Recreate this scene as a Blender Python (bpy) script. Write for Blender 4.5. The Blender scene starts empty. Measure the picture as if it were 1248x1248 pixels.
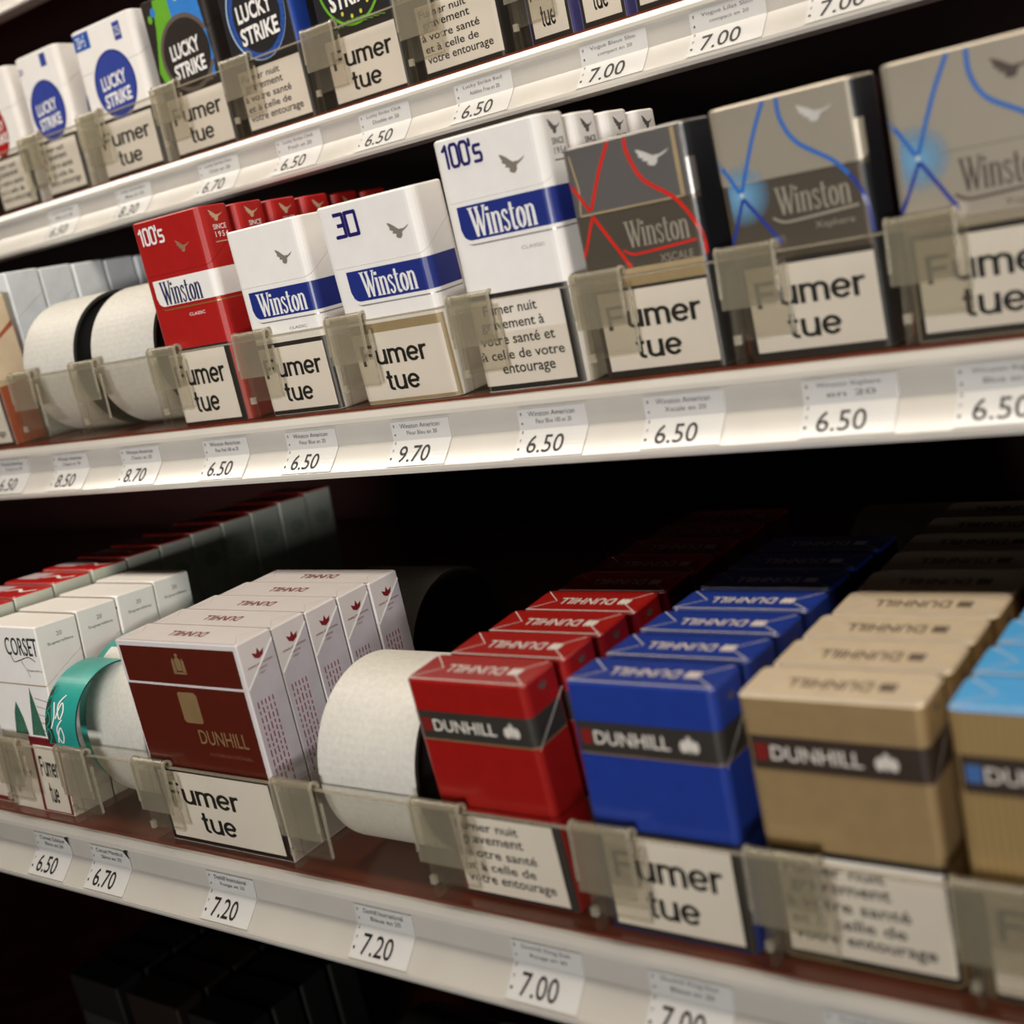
import bpy, math, random
from mathutils import Matrix, Vector
from mathutils.geometry import tessellate_polygon

# ------------------------------------------------------------------ camera, world, lights
C = bpy.context.scene.collection
SC = bpy.context.scene
cam_d = bpy.data.cameras.new('camera'); cam = bpy.data.objects.new('camera', cam_d); C.objects.link(cam)
R_ = (0.79654273, 0.57598752, -0.18373365); U_ = (0.0295247, 0.26647997, 0.96338815); F_ = (-0.60386088, 0.77280451, -0.19525682)
CAM = (0.2233098, -0.39768695, 0.04980677)
cam.matrix_world = Matrix(((R_[0], U_[0], -F_[0], CAM[0]), (R_[1], U_[1], -F_[1], CAM[1]), (R_[2], U_[2], -F_[2], CAM[2]), (0, 0, 0, 1)))
cam_d.sensor_width = 36.0; cam_d.lens = 36.0 * 1504.95 / 1248.0
cam_d.clip_start = 0.01; cam_d.clip_end = 50
cam_d.dof.use_dof = True; cam_d.dof.focus_distance = 0.545; cam_d.dof.aperture_fstop = 7.0; cam_d.dof.aperture_blades = 7
SC.camera = cam
w = bpy.data.worlds.new('shop_ambient'); SC.world = w; w.use_nodes = True
bg = w.node_tree.nodes['Background']; bg.inputs[0].default_value = (1.0, 0.86, 0.72, 1); bg.inputs[1].default_value = 0.02


def area(name, loc, target, sx, sy, power, col, spread=180):
    d = bpy.data.lights.new(name, 'AREA'); d.shape = 'RECTANGLE'; d.size = sx; d.size_y = sy
    d.energy = power; d.color = col; d.spread = math.radians(spread)
    o = bpy.data.objects.new(name, d); C.objects.link(o); o.location = loc
    o.rotation_euler = (Vector(target) - Vector(loc)).to_track_quat('-Z', 'X' if False else 'Y').to_euler()
    return o


# fluorescent tube above the display, slightly in front of it
k = area('overhead_tube', (-0.25, -0.105, 0.75), (-0.15, -0.04, 0), 2.6, 0.15, 14.0, (1.0, 0.90, 0.77))
k.rotation_euler = (math.radians(2), 0, 0)
# added low fill light for the pack fronts, standing in for the bright shop
area('front_fill_light', (0.62, -1.9, -0.12), (-0.20, 0.0, 0.05), 0.9, 0.26, 1.72, (1.0, 0.97, 0.94), 34)
SC.view_settings.view_transform = 'Standard'; SC.view_settings.look = 'None'
SC.view_settings.exposure = 0.0; SC.view_settings.gamma = 1.0; SC.view_settings.use_curve_mapping = False
SC.cycles.max_bounces = 8; SC.cycles.transparent_max_bounces = 24; SC.cycles.use_denoising = True

# ------------------------------------------------------------------ materials
MATS = {}


def s2l(c):
    return tuple((x / 255 / 12.92) if x / 255 <= 0.04045 else ((x / 255 + 0.055) / 1.055) ** 2.4 for x in c)


def mat(name, rgb, rough=0.45, metal=0.0, coat=0.0, var=0.06, scale=120.0, bump=0.0, spec=0.5):
    if name in MATS: return MATS[name]
    m = bpy.data.materials.new(name); m.use_nodes = True; MATS[name] = m
    nt = m.node_tree; b = nt.nodes['Principled BSDF']; c = s2l(rgb)
    n = nt.nodes.new('ShaderNodeTexNoise'); n.inputs['Scale'].default_value = scale; n.inputs['Detail'].default_value = 3
    tc = nt.nodes.new('ShaderNodeTexCoord'); nt.links.new(tc.outputs['Object'], n.inputs['Vector'])
    r = nt.nodes.new('ShaderNodeValToRGB'); nt.links.new(n.outputs['Fac'], r.inputs[0])
    r.color_ramp.elements[0].position = 0.3; r.color_ramp.elements[1].position = 0.7
    r.color_ramp.elements[0].color = (c[0] * (1 - var), c[1] * (1 - var), c[2] * (1 - var), 1)
    r.color_ramp.elements[1].color = (min(1, c[0] * (1 + var)), min(1, c[1] * (1 + var)), min(1, c[2] * (1 + var)), 1)
    nt.links.new(r.outputs[0], b.inputs['Base Color'])
    b.inputs['Roughness'].default_value = rough; b.inputs['Metallic'].default_value = metal
    b.inputs['Coat Weight'].default_value = coat; b.inputs['Coat Roughness'].default_value = 0.2
    b.inputs['Specular IOR Level'].default_value = spec
    if bump:
        bp = nt.nodes.new('ShaderNodeBump'); bp.inputs['Strength'].default_value = bump; bp.inputs['Distance'].default_value = 0.0006
        nt.links.new(n.outputs['Fac'], bp.inputs['Height']); nt.links.new(bp.outputs[0], b.inputs['Normal'])
        if coat: nt.links.new(bp.outputs[0], b.inputs['Coat Normal'])
    return m


def clear(name, tint, body, body_amt, gloss=0.06, rough=0.12):
    if name in MATS: return MATS[name]
    m = bpy.data.materials.new(name); m.use_nodes = True; MATS[name] = m
    nt = m.node_tree; nt.nodes.remove(nt.nodes['Principled BSDF']); out = nt.nodes['Material Output']
    tr = nt.nodes.new('ShaderNodeBsdfTransparent'); tr.inputs[0].default_value = (*tint, 1)
    df = nt.nodes.new('ShaderNodeBsdfDiffuse'); df.inputs[0].default_value = (*s2l(body), 1)
    n = nt.nodes.new('ShaderNodeTexNoise'); n.inputs['Scale'].default_value = 90
    tc = nt.nodes.new('ShaderNodeTexCoord'); nt.links.new(tc.outputs['Object'], n.inputs['Vector'])
    mr = nt.nodes.new('ShaderNodeMapRange'); mr.inputs['To Min'].default_value = body_amt * 0.8; mr.inputs['To Max'].default_value = min(1, body_amt * 1.2)
    nt.links.new(n.outputs['Fac'], mr.inputs['Value'])
    m1 = nt.nodes.new('ShaderNodeMixShader'); nt.links.new(mr.outputs[0], m1.inputs[0])
    nt.links.new(tr.outputs[0], m1.inputs[1]); nt.links.new(df.outputs[0], m1.inputs[2])
    gl = nt.nodes.new('ShaderNodeBsdfGlossy'); gl.inputs['Roughness'].default_value = rough
    lw = nt.nodes.new('ShaderNodeLayerWeight'); lw.inputs[0].default_value = 0.35
    pw = nt.nodes.new('ShaderNodeMath'); pw.operation = 'POWER'; pw.inputs[1].default_value = 4.0; lw.inputs[0].default_value = 0.5
    nt.links.new(lw.outputs['Facing'], pw.inputs[0])
    mu = nt.nodes.new('ShaderNodeMath'); mu.operation = 'MULTIPLY_ADD'; mu.inputs[1].default_value = 0.5; mu.inputs[2].default_value = gloss
    nt.links.new(pw.outputs[0], mu.inputs[0])
    m2 = nt.nodes.new('ShaderNodeMixShader'); nt.links.new(mu.outputs[0], m2.inputs[0])
    nt.links.new(m1.outputs[0], m2.inputs[1]); nt.links.new(gl.outputs[0], m2.inputs[2])
    nt.links.new(m2.outputs[0], out.inputs['Surface'])
    return m


M_RAIL = mat('rail_white', (192, 187, 178), 0.28, var=0.03, scale=60, coat=0.8, spec=0.8)
M_DECK = mat('deck_brown', (104, 47, 29), 0.3, var=0.25, scale=40)
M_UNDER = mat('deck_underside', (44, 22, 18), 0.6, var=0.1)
M_BACK = mat('back_panel', (52, 16, 12), 0.7, var=0.1, scale=20)
M_PAPER = mat('paper_white', (232, 230, 226), 0.55, var=0.02)
M_TAG = mat('tag_film', (206, 204, 200), 0.22, var=0.02, coat=0.7)
M_LABEL = mat('label_white', (240, 232, 222), 0.5, var=0.02, scale=60)
M_INK = mat('ink_black', (14, 13, 13), 0.5)
M_GREYINK = mat('ink_grey', (84, 80, 78), 0.5)
M_CLEAR = clear('clear_acrylic', (0.952, 0.943, 0.918), (150, 140, 118), 0.015, 0.01)
M_EDGE = clear('acrylic_edge', (0.85, 0.83, 0.77), (206, 194, 172), 0.35, 0.06)
M_CLIP = clear('clip_plastic', (0.86, 0.84, 0.78), (186, 178, 156), 0.22, 0.03)
M_FOOT = clear('foot_plastic', (0.93, 0.92, 0.89), (185, 175, 155), 0.05, 0.02)
M_CLIPEDGE = clear('clip_edge', (0.84, 0.82, 0.75), (206, 198, 178), 0.38, 0.1)
M_FELT = mat('drum_white', (206, 203, 194), 0.5, var=0.07, scale=500, bump=0.15)
M_DRUMSIDE = mat('drum_side', (52, 52, 48), 0.5)
M_DARKSIDE = mat('drum_hub', (30, 30, 28), 0.6)


# ------------------------------------------------------------------ mesh helpers
class MB:
    def __init__(s): s.v = []; s.f = []; s.m = []; s.mats = []

    def mi(s, m):
        if m not in s.mats: s.mats.append(m)
        return s.mats.index(m)

    def face(s, pts, m):
        i = len(s.v); s.v += [tuple(p) for p in pts]; s.f.append(tuple(range(i, i + len(pts)))); s.m.append(s.mi(m))

    def tris(s, verts, faces, m):
        i = len(s.v); s.v += [tuple(p) for p in verts]; k = s.mi(m)
        for f in faces: s.f.append(tuple(i + a for a in f)); s.m.append(k)

    def box(s, x0, x1, y0, y1, z0, z1, m):
        p = [(x0, y0, z0), (x1, y0, z0), (x1, y1, z0), (x0, y1, z0), (x0, y0, z1), (x1, y0, z1), (x1, y1, z1), (x0, y1, z1)]
        s.tris(p, [(0, 3, 2, 1), (4, 5, 6, 7), (0, 1, 5, 4), (1, 2, 6, 5), (2, 3, 7, 6), (3, 0, 4, 7)], m)

    def extrude(s, prof, x0, x1, m, endm=None):
        n = len(prof); v = [(x0, y, z) for y, z in prof] + [(x1, y, z) for y, z in prof]
        s.tris(v, [(i, (i + 1) % n, n + (i + 1) % n, n + i) for i in range(n)], m)
        t = tessellate_polygon([[Vector((y, z, 0)) for y, z in prof]])
        s.tris([(x0, y, z) for y, z in prof], [tuple(a) for a in t], endm or m)
        s.tris([(x1, y, z) for y, z in prof], [tuple(reversed(a)) for a in t], endm or m)

    def build(s, name, parent=None, smooth=False, loc=None):
        me = bpy.data.meshes.new(name); me.from_pydata(s.v, [], s.f)
        for m in s.mats: me.materials.append(m)
        me.polygons.foreach_set('material_index', s.m)
        if smooth: me.polygons.foreach_set('use_smooth', [True] * len(s.f))
        me.update(); o = bpy.data.objects.new(name, me); C.objects.link(o)
        if parent: o.parent = parent
        if loc: o.location = loc
        return o


def thing(name, label, cat, loc=(0, 0, 0), rot=(0, 0, 0), group=None):
    o = bpy.data.objects.new(name, None); C.objects.link(o); o.empty_display_size = 0.01
    o.location = loc; o.rotation_euler = rot; tag(o, label, cat, group); return o


def tag(o, label, cat, group=None):
    o['label'] = label; o['category'] = cat
    if group: o['group'] = group
    return o


TXT = {}


def text2d(txt, bold=0.0, lh=1.0, sp=1.0):
    key = (txt, bold, lh, sp)
    if key in TXT: return TXT[key]
    c = bpy.data.curves.new('t', 'FONT'); c.body = txt; c.offset = bold; c.align_x = 'CENTER'; c.space_line = lh; c.space_character = sp
    c.resolution_u = 3; o = bpy.data.objects.new('t', c); C.objects.link(o)
    dg = bpy.context.evaluated_depsgraph_get(); e = o.evaluated_get(dg); me = e.to_mesh()
    V = [(v.co.x, v.co.y) for v in me.vertices]; Fc = [tuple(p.vertices) for p in me.polygons]; e.to_mesh_clear()
    bpy.data.objects.remove(o); bpy.data.curves.remove(c)
    xs = [p[0] for p in V]; ys = [p[1] for p in V]; x0, x1, y0, y1 = min(xs), max(xs), min(ys), max(ys)
    TXT[key] = ([((x - x0) / (x1 - x0), (y - y0) / (y1 - y0)) for x, y in V], Fc); return TXT[key]


def put(mb, mp, m, txt, s0, s1, z0, z1, bold=0.0, lh=1.0, e=0.0003, rot180=False, sp=1.0, skew=0.0, rise=0.0):
    V, Fc = text2d(txt, bold, lh, sp)
    if rot180: V = [(1 - a, 1 - b) for a, b in V]
    mb.tris([mp(s0 + a * (s1 - s0) + skew * b, z0 + b * (z1 - z0) + rise * a, e) for a, b in V], Fc, m)


def polyfill(mb, mp, m, pts, e):
    t = tessellate_polygon([[Vector((a, b, 0)) for a, b in pts]])
    mb.tris([mp(a, b, e) for a, b in pts], [tuple(x) for x in t], m)


def rect(mb, mp, m, s0, s1, z0, z1, e):
    n = max(1, min(60, int(abs(s1 - s0) / 0.001)))
    for i in range(n):
        a = s0 + (s1 - s0) * i / n; b = s0 + (s1 - s0) * (i + 1) / n
        mb.face([mp(a, z0, e), mp(b, z0, e), mp(b, z1, e), mp(a, z1, e)], m)


def ribbon(mb, mp, m, pts, w, e):
    if len(pts) == 2 and not isinstance(w, (list, tuple)):
        k = max(1, min(30, int(math.hypot(pts[1][0] - pts[0][0], pts[1][1] - pts[0][1]) / 0.0012))) if abs(pts[1][0]) < .2 and abs(pts[0][0]) < .2 else 1
        pts = [(pts[0][0] + (pts[1][0] - pts[0][0]) * i / k, pts[0][1] + (pts[1][1] - pts[0][1]) * i / k) for i in range(k + 1)]
    L = []
    for i, p in enumerate(pts):
        a = pts[max(0, i - 1)]; b = pts[min(len(pts) - 1, i + 1)]
        dx, dy = b[0] - a[0], b[1] - a[1]; l = math.hypot(dx, dy) or 1
        wi = w[i] if isinstance(w, (list, tuple)) else w
        L.append(((p[0] - dy / l * wi / 2, p[1] + dx / l * wi / 2), (p[0] + dy / l * wi / 2, p[1] - dx / l * wi / 2)))
    for (a, b), (c, d) in zip(L, L[1:]):
        mb.face([mp(*b, e), mp(*d, e), mp(*c, e), mp(*a, e)], m)


def smooth_curve(pts, n=8):
    out = []
    for i in range(len(pts) - 1):
        p0 = pts[max(0, i - 1)]; p1 = pts[i]; p2 = pts[i + 1]; p3 = pts[min(len(pts) - 1, i + 2)]
        for k in range(n):
            t = k / n
            out.append(tuple(0.5 * (2 * p1[j] + (p2[j] - p0[j]) * t + (2 * p0[j] - 5 * p1[j] + 4 * p2[j] - p3[j]) * t * t + (3 * p1[j] - p0[j] - 3 * p2[j] + p3[j]) * t ** 3) for j in (0, 1)))
    return out + [pts[-1]]


def ellipse(cx, cz, rx, rz, n=40, a0=0.0, a1=2 * math.pi):
    return [(cx + rx * math.cos(a0 + (a1 - a0) * i / n), cz + rz * math.sin(a0 + (a1 - a0) * i / n)) for i in range(n + (0 if abs(a1 - a0 - 2 * math.pi) < 1e-6 else 1))]


BIRD = [(0, 1), (.10, .97), (.28, .80), (.42, .62), (.52, .52), (.60, .55), (.68, .52), (.80, .58), (1, .72), (.86, .52), (.72, .42), (.62, .34), (.60, .14), (.50, 0), (.38, .04), (.30, .14), (.34, .28), (.16, .36), (.22, .46), (.06, .60), (.10, .68)]


def bird(mb, mp, m, s0, s1, z0, z1, e):
    polyfill(mb, mp, m, [(s0 + a * (s1 - s0), z0 + b * (z1 - z0)) for a, b in BIRD], e)


def crest(mb, mp, m, s0, s1, z0, z1, e):
    W, H = s1 - s0, z1 - z0
    polyfill(mb, mp, m, [(s0 + W * .34, z0 + H * .12), (s0 + W * .66, z0 + H * .12), (s0 + W * .68, z0 + H * .7), (s0 + W * .5, z0 + H * .82), (s0 + W * .32, z0 + H * .7)], e)
    polyfill(mb, mp, m, ellipse(s0 + W * .5, z0 + H * .9, W * .1, H * .1, 10), e)
    for sx in (.21, .79):
        polyfill(mb, mp, m, [(s0 + W * (sx - .1), z0), (s0 + W * (sx + .1), z0 + H * .02), (s0 + W * (sx + .08), z0 + H * .6), (s0 + W * sx, z0 + H * .78), (s0 + W * (sx - .08), z0 + H * .6)], e)
    rect(mb, mp, m, s0 + W * .1, s1 - W * .1, z0 - H * .06, z0 + H * .04, e)


def knot(mb, mp, m, s0, s1, z0, z1, e):      # rounded monogram: a tall stem between two loops
    W, H = s1 - s0, z1 - z0
    for cx in (.20, .80):
        polyfill(mb, mp, m, ellipse(s0 + W * cx, z0 + H * .36, W * .19, H * .34, 16), e)
    polyfill(mb, mp, m, ellipse(s0 + W * .5, z0 + H * .5, W * .09, H * .5, 14), e)
    for cx in (.36, .64): polyfill(mb, mp, m, ellipse(s0 + W * cx, z0 + H * .46, W * .055, H * .40, 12), e)


def maple(mb, mp, m, cx, z0, r, e):      # small three-leaf mark
    for a in (-0.75, 0, 0.75):
        dx, dz = math.sin(a), math.cos(a)
        polyfill(mb, mp, m, [(cx, z0), (cx + r * (.5 * dx - .2 * dz), z0 + r * (.5 * dz + .2 * dx)), (cx + r * dx, z0 + r * dz), (cx + r * (.5 * dx + .2 * dz), z0 + r * (.5 * dz - .2 * dx))], e)


# condensed serif word built from strokes: list of (points, widths); each letter on a unit cap height
def serif_word():
    S = []; x = 0.0; B = .085; T = .035; X = .70

    def stem(cx, z0, z1, wdt=B): S.append(([(cx, z0), (cx, z1)], wdt))

    def foot(cx, z, wd=.17): S.append(([(cx - wd / 2, z), (cx + wd / 2, z)], .03))
    # W
    S.append(([(.05, .985), (.19, 0)], B)); S.append(([(.19, 0), (.31, .97)], T + .015)); S.append(([(.27, .985), (.41, 0)], B)); S.append(([(.41, 0), (.55, .97)], T + .015))
    foot(.06, .985, .2); foot(.28, .985, .16); foot(.55, .985, .14); x = .66
    # i
    stem(x, 0.01, X); foot(x, .015); S.append(([(x - .08, X - .015), (x, X - .015)], .03)); S.append(([(x, .80), (x, .92)], .10)); x += .13

    def n(x):
        stem(x + .05, 0.01, X); foot(x + .05, .015, .15); S.append(([(x - .02, X - .015), (x + .05, X - .015)], .03))
        S.append((smooth_curve([(x + .07, .52), (x + .13, .66), (x + .20, .68), (x + .245, .58), (x + .25, .45)], 4), [.03] * 5 + [.05] * 5 + [.075] * 7))
        stem(x + .25, 0.01, .47); foot(x + .25, .015, .15); return x + .36
    x = n(x)
    # s
    S.append((smooth_curve([(x + .19, .55), (x + .15, .67), (x + .06, .66), (x + .03, .54), (x + .10, .40), (x + .19, .25), (x + .18, .08), (x + .09, .02), (x + .02, .16)], 4), .06)); x += .27
    # t
    S.append((smooth_curve([(x + .08, .90), (x + .08, .5), (x + .085, .12), (x + .13, .02), (x + .20, .07)], 4), .075)); S.append(([(x, X - .02), (x + .2, X - .02)], .035)); x += .25
    # o
    S.append((ellipse(x + .13, .345, .11, .325, 20) + [(x + .24, .345)], [.085 if abs(math.cos(2 * math.pi * i / 20)) > .5 else .045 for i in range(21)])); x += .33
    x = n(x)
    return S, x - .03


SERIF = serif_word()


def put_serif(mb, mp, m, s0, s1, z0, z1, e, fat=1.0, rise=0.0):
    S, W = SERIF; kx = (s1 - s0) / W; kz = z1 - z0

    def mp2(a, b, ee): return mp(s0 + a * kx, z0 + b * kz + rise * a / W, ee)
    for i, (pts, wd) in enumerate(S):
        wd2 = [q * fat for q in wd] if isinstance(wd, list) else wd * fat
        ribbon(mb, mp2, m, pts, wd2, e + (i % 5) * 8e-6)


def sans_glyph(ch):
    X = .73; q = .075; E_ = lambda cx, cz, rx, rz, a0, a1, n=14: ellipse(cx, cz, rx, rz, n, math.radians(a0), math.radians(a1))
    if ch == 'F': return [[(.09, 0), (.09, 1)], [(.02, .925), (.60, .925)], [(.09, .52), (.53, .52)]], .64
    if ch == 'u': return [[(.09, X), (.09, .25)] + E_(.28, .25, .19, .185, 180, 290, 8), E_(.28, .28, .20, .215, 270, 350, 6) + [(.47, .35)], [(.49, 0), (.49, X)]], .60
    if ch == 'm': return [[(.09, 0), (.09, X)], E_(.26, .48, .17, .185, 170, 0, 10) + [(.43, 0)], E_(.60, .48, .17, .185, 180, 0, 10) + [(.77, 0)]], .88
    if ch == 'e': return [E_(.29, .365, .215, .30, 5, 325, 22), [(.09, .37), (.52, .37)]], .59
    if ch == 'r': return [[(.09, 0), (.09, X)], E_(.30, .46, .21, .20, 175, 85, 6) + [(.36, .665)]], .38
    if ch == 't': return [[(.15, .98), (.15, .18)] + E_(.27, .18, .12, .115, 180, 275, 6) + [(.32, .07)], [(.01, .665), (.31, .665)]], .36
    return [], .3


def put_sans(mb, mp, m, txt, s0, s1, z0, z1, e):
    W = sum(sans_glyph(c)[1] for c in txt) - .06; kx = (s1 - s0) / W; kz = z1 - z0; x = 0
    for c in txt:
        G, adv = sans_glyph(c)
        for i, g in enumerate(G): ribbon(mb, lambda a, b, ee, x=x: mp(s0 + (x + a) * kx, z0 + b * kz, ee), m, g, [.145] * len(g), e + i * 8e-6)
        x += adv


# ------------------------------------------------------------------ cigarette packs
class Pack:
    """A flip-top box: origin at the middle of its bottom front edge, front towards -y."""
    def __init__(s, label, W, D, H, r, lidz, hinge, mb_body, mb_lid, row, x, dy=0.0, t=0.0, group=None, top=None):
        s.W, s.D, s.H, s.r = W, D, H, r
        y0, z0, t0 = ROWS[row]
        s.root = thing('cigarette_pack', label, 'cigarette pack', (x + W / 2, y0 + dy, z0 + 0.0002), (t0 + t, 0, 0), group)
        n = 5; P = []
        def arc(cx, cy, a0):
            for i in range(n + 1):
                a = math.radians(a0 + 90 * i / n); P.append((cx + r * math.cos(a), cy + r * math.sin(a)))
        arc(-W / 2 + r, r, 180); arc(W / 2 - r, r, 270); arc(W / 2 - r, D - r, 0); arc(-W / 2 + r, D - r, 90)
        N = len(P)
        def zc(y): return lidz + (hinge - lidz) * min(1, max(0, y / D))
        b = MB(); lo = [(x_, y_, 0) for x_, y_ in P]; hi = [(x_, y_, zc(y_) - 0.00012) for x_, y_ in P]
        b.tris(lo + hi, [(i, (i + 1) % N, N + (i + 1) % N, N + i) for i in range(N)], mb_body)
        b.face(list(reversed(lo)), mb_body); b.face(hi, mb_body); b.build('box', s.root)
        b = MB(); ch = 0.0007
        lo = [(x_, y_, zc(y_) + 0.00012) for x_, y_ in P]; md = [(x_, y_, H - ch) for x_, y_ in P]
        kx, ky = (W / 2 - ch) / (W / 2), (D / 2 - ch) / (D / 2)
        up = [(x_ * kx, D / 2 + (y_ - D / 2) * ky, H) for x_, y_ in P]
        b.tris(lo + md + up, [(i, (i + 1) % N, N + (i + 1) % N, N + i) for i in range(N)], mb_lid)
        tm = top or mb_lid
        b.tris(md + up, [(i, (i + 1) % N, N + (i + 1) % N, N + i) for i in range(N)], tm)
        b.face(list(reversed(lo)), mb_lid); b.face(up, tm); b.build('lid', s.root)
        s.lidz, s.hinge = lidz, hinge

    def F(s, a, z, e):        # front face, wrapping round the right corner on to the right side
        W, D, r = s.W, s.D, s.r; q = math.pi * r / 2
        if a <= r:
            t = (r - a) / r * math.pi / 2; t = min(t, math.pi / 2); return (-W / 2 + r - (r + e) * math.sin(t), r - (r + e) * math.cos(t), z)
        if a <= W - r: return (a - W / 2, -e, z)
        if a <= W - r + q:
            t = (a - (W - r)) / r; return (W / 2 - r + (r + e) * math.sin(t), r - (r + e) * math.cos(t), z)
        return (W / 2 + e, r + a - (W - r + q), z)

    def side_s(s, y): return s.W - s.r + math.pi * s.r / 2 + y - s.r

    def S(s, y, z, e): return (s.W / 2 + e, y, z)

    def Tp(s, x, y, e): return (x - s.W / 2, y, s.H + e)

    def warning(s, kind, s0, s1, z0, z1, frame=None, fz1=None, span=(.05, .90, .27, .68)):
        mb = MB(); F = s.F
        if frame: rect(mb, F, frame, max(0.0, s0 - 0.0024), min(s.W, s1 + 0.0036), max(0.0003, z0 - 0.0024), (fz1 or z1 + 0.0020), 0.00006)
        rect(mb, F, M_LABEL, s0, s1, z0, z1, 0.00014)
        W, H = s1 - s0, z1 - z0
        def q(txt, a, b, c, d, bold): put(mb, F, M_INK, txt, s0 + a * W, s0 + b * W, z0 + c * H, z0 + d * H, bold, e=0.0002)
        if kind == 'tue':
            put_sans(mb, F, M_INK, 'Fumer', s0 + span[0] * W, s0 + span[1] * W, z0 + .525 * H, z0 + .83 * H, .0002)
            put_sans(mb, F, M_INK, 'tue', s0 + span[2] * W, s0 + span[3] * W, z0 + .13 * H, z0 + .43 * H, .0002)
        else:
            L = kind
            for i, (t, a, b) in enumerate(L):
                n = len(L); zt = .93 - i * .87 / n
                desc = any(c in t for c in 'gpq'); asc = any(c in t for c in 'Ffbdhkltàé')
                q(t, a, b, zt - (.145 if desc else .115), zt - (0 if asc else .02), .012)
        return mb.build('warning_label', s.root)

    def column(s, n, label_fn, dstep, start=1):
        kids = list(s.root.children); ang = s.root.rotation_euler[0]
        for k in range(start, n):
            c = s.root.copy(); C.objects.link(c); c.location = s.root.location + Vector((random.uniform(-.0006, .0006), dstep * k, 0)); c['label'] = label_fn(k)
            for ch in kids:
                d = ch.copy(); C.objects.link(d); d.parent = c
                for g in ch.children:
                    h = g.copy(); C.objects.link(h); h.parent = d


random.seed(4)
NUIT5 = [('Fumer nuit', .04, .66), ('gravement', .06, .68), ('à votre santé', .02, .78), ('et à celle de', .04, .74), ('votre entourage', .04, .90)]
NUITD = [('Fumer nuit', .14, .73), ('gravement à', .08, .78), ('votre santé et', .04, .86), ('à celle de votre', .02, .93), ('entourage', .22, .80)]
ORD = ['first', 'second', 'third', 'fourth', 'fifth', 'sixth', 'seventh', 'eighth', 'ninth', 'tenth', 'eleventh']
# row: y of the pack fronts, z of the deck, forward lean of the packs; 1 = top of frame
ROWS = {0: (0.192, 0.3175, 0.05), 1: (0.0959, 0.1412, 0.0422), 2: (0.0, 0.0, 0.0542), 3: (-0.1001, -0.1677, 0.0502), 4: (-0.02, -0.43, 0.04)}
XL, XR = -1.35, 0.5

# ------------------------------------------------------------------ setting: back panel and shelves
M_SHOP = mat('shop_wall', (120, 104, 86), 0.8, scale=3); M_FLOOR = mat('shop_floor', (52, 44, 38), 0.6, scale=4); M_CEIL = mat('shop_ceiling', (170, 162, 150), 0.8, scale=3)
for nm, q, m_ in (('wall_back', (-2.6, 2.6, 0.46, 0.48, -1.1, 1.4), M_BACK), ('wall_front', (-2.6, 2.6, -3.02, -3.0, -1.1, 1.4), M_SHOP), ('wall_left', (-2.62, -2.6, -3.0, 0.46, -1.1, 1.4), M_SHOP),
                  ('wall_right', (2.6, 2.62, -3.0, 0.46, -1.1, 1.4), M_SHOP), ('floor', (-2.6, 2.6, -3.0, 0.46, -1.12, -1.1), M_FLOOR), ('ceiling', (-2.6, 2.6, -3.0, 0.46, 1.4, 1.42), M_CEIL)):
    b = MB(); b.box(*q, m_); o = b.build(nm); o['kind'] = 'structure'
SHELF_TXT = {0: ('top shelf above the packs, only its rail end in the upper left corner', 'uppermost'),
             1: ('upper shelf with white price rail under the black and white packs', 'upper'),
             2: ('middle shelf with white price rail under the red, white and grey packs', 'middle'),
             3: ('lower shelf with white price rail and red-brown deck', 'lower'),
             4: ('bottom shelf in deep shadow under the lower shelf', 'bottom')}
def rail_face():
    P = [(-0.0078, -0.0064), (-0.0077, -0.0110), (-0.0078, -0.0154)]
    for i in range(16):
        a = math.radians(37 + 10 * (i + .5) / 16); y, z = P[-1]; P.append((y - math.sin(a) * .00084, z - math.cos(a) * .00084))
    return P


FACE = rail_face(); LY, LZ = FACE[-1]
RAIL = [(-0.0053, -0.0010), (-0.0070, -0.0013), (-0.0087, -0.0038), (-0.0091, -0.0054), (-0.0082, -0.0060)] + FACE + [(LY - .0010, LZ + .0001), (LY - .0013, LZ - .0012), (LY - .0006, LZ - .0026), (-0.0050, LZ - .0028), (-0.0050, -0.0012)]
for r, (y0, z0, t0) in ROWS.items():
    sh = thing('display_shelf', SHELF_TXT[r][0], 'shelf', (0, y0, z0), group='shelves of the display')
    b = MB(); b.box(XL, XR, -0.0050, 0.455 - y0, -0.0012, 0.0, M_DECK); b.build('deck', sh)
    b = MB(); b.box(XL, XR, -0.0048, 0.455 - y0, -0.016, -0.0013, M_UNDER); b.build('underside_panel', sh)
    b = MB(); b.extrude(RAIL, XL, XR, M_RAIL); b.build('price_rail', sh)
    if r in (1, 2, 3):
        g = thing('guard_strip', {1: 'clear acrylic guard strip along the front of the upper shelf', 2: 'clear acrylic guard strip along the front of the middle shelf', 3: 'clear acrylic guard strip along the front of the lower shelf'}[r], 'guard strip', (0, y0, z0), group='acrylic guard strips')
        b = MB(); b.box(XL, XR, -0.0050, -0.0041, 0.0001, 0.0366, M_CLEAR); b.build('panel', g)
        b = MB(); b.box(XL, XR, -0.0051, -0.0040, 0.0366, 0.0374, M_EDGE); b.build('top_edge', g)


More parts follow.
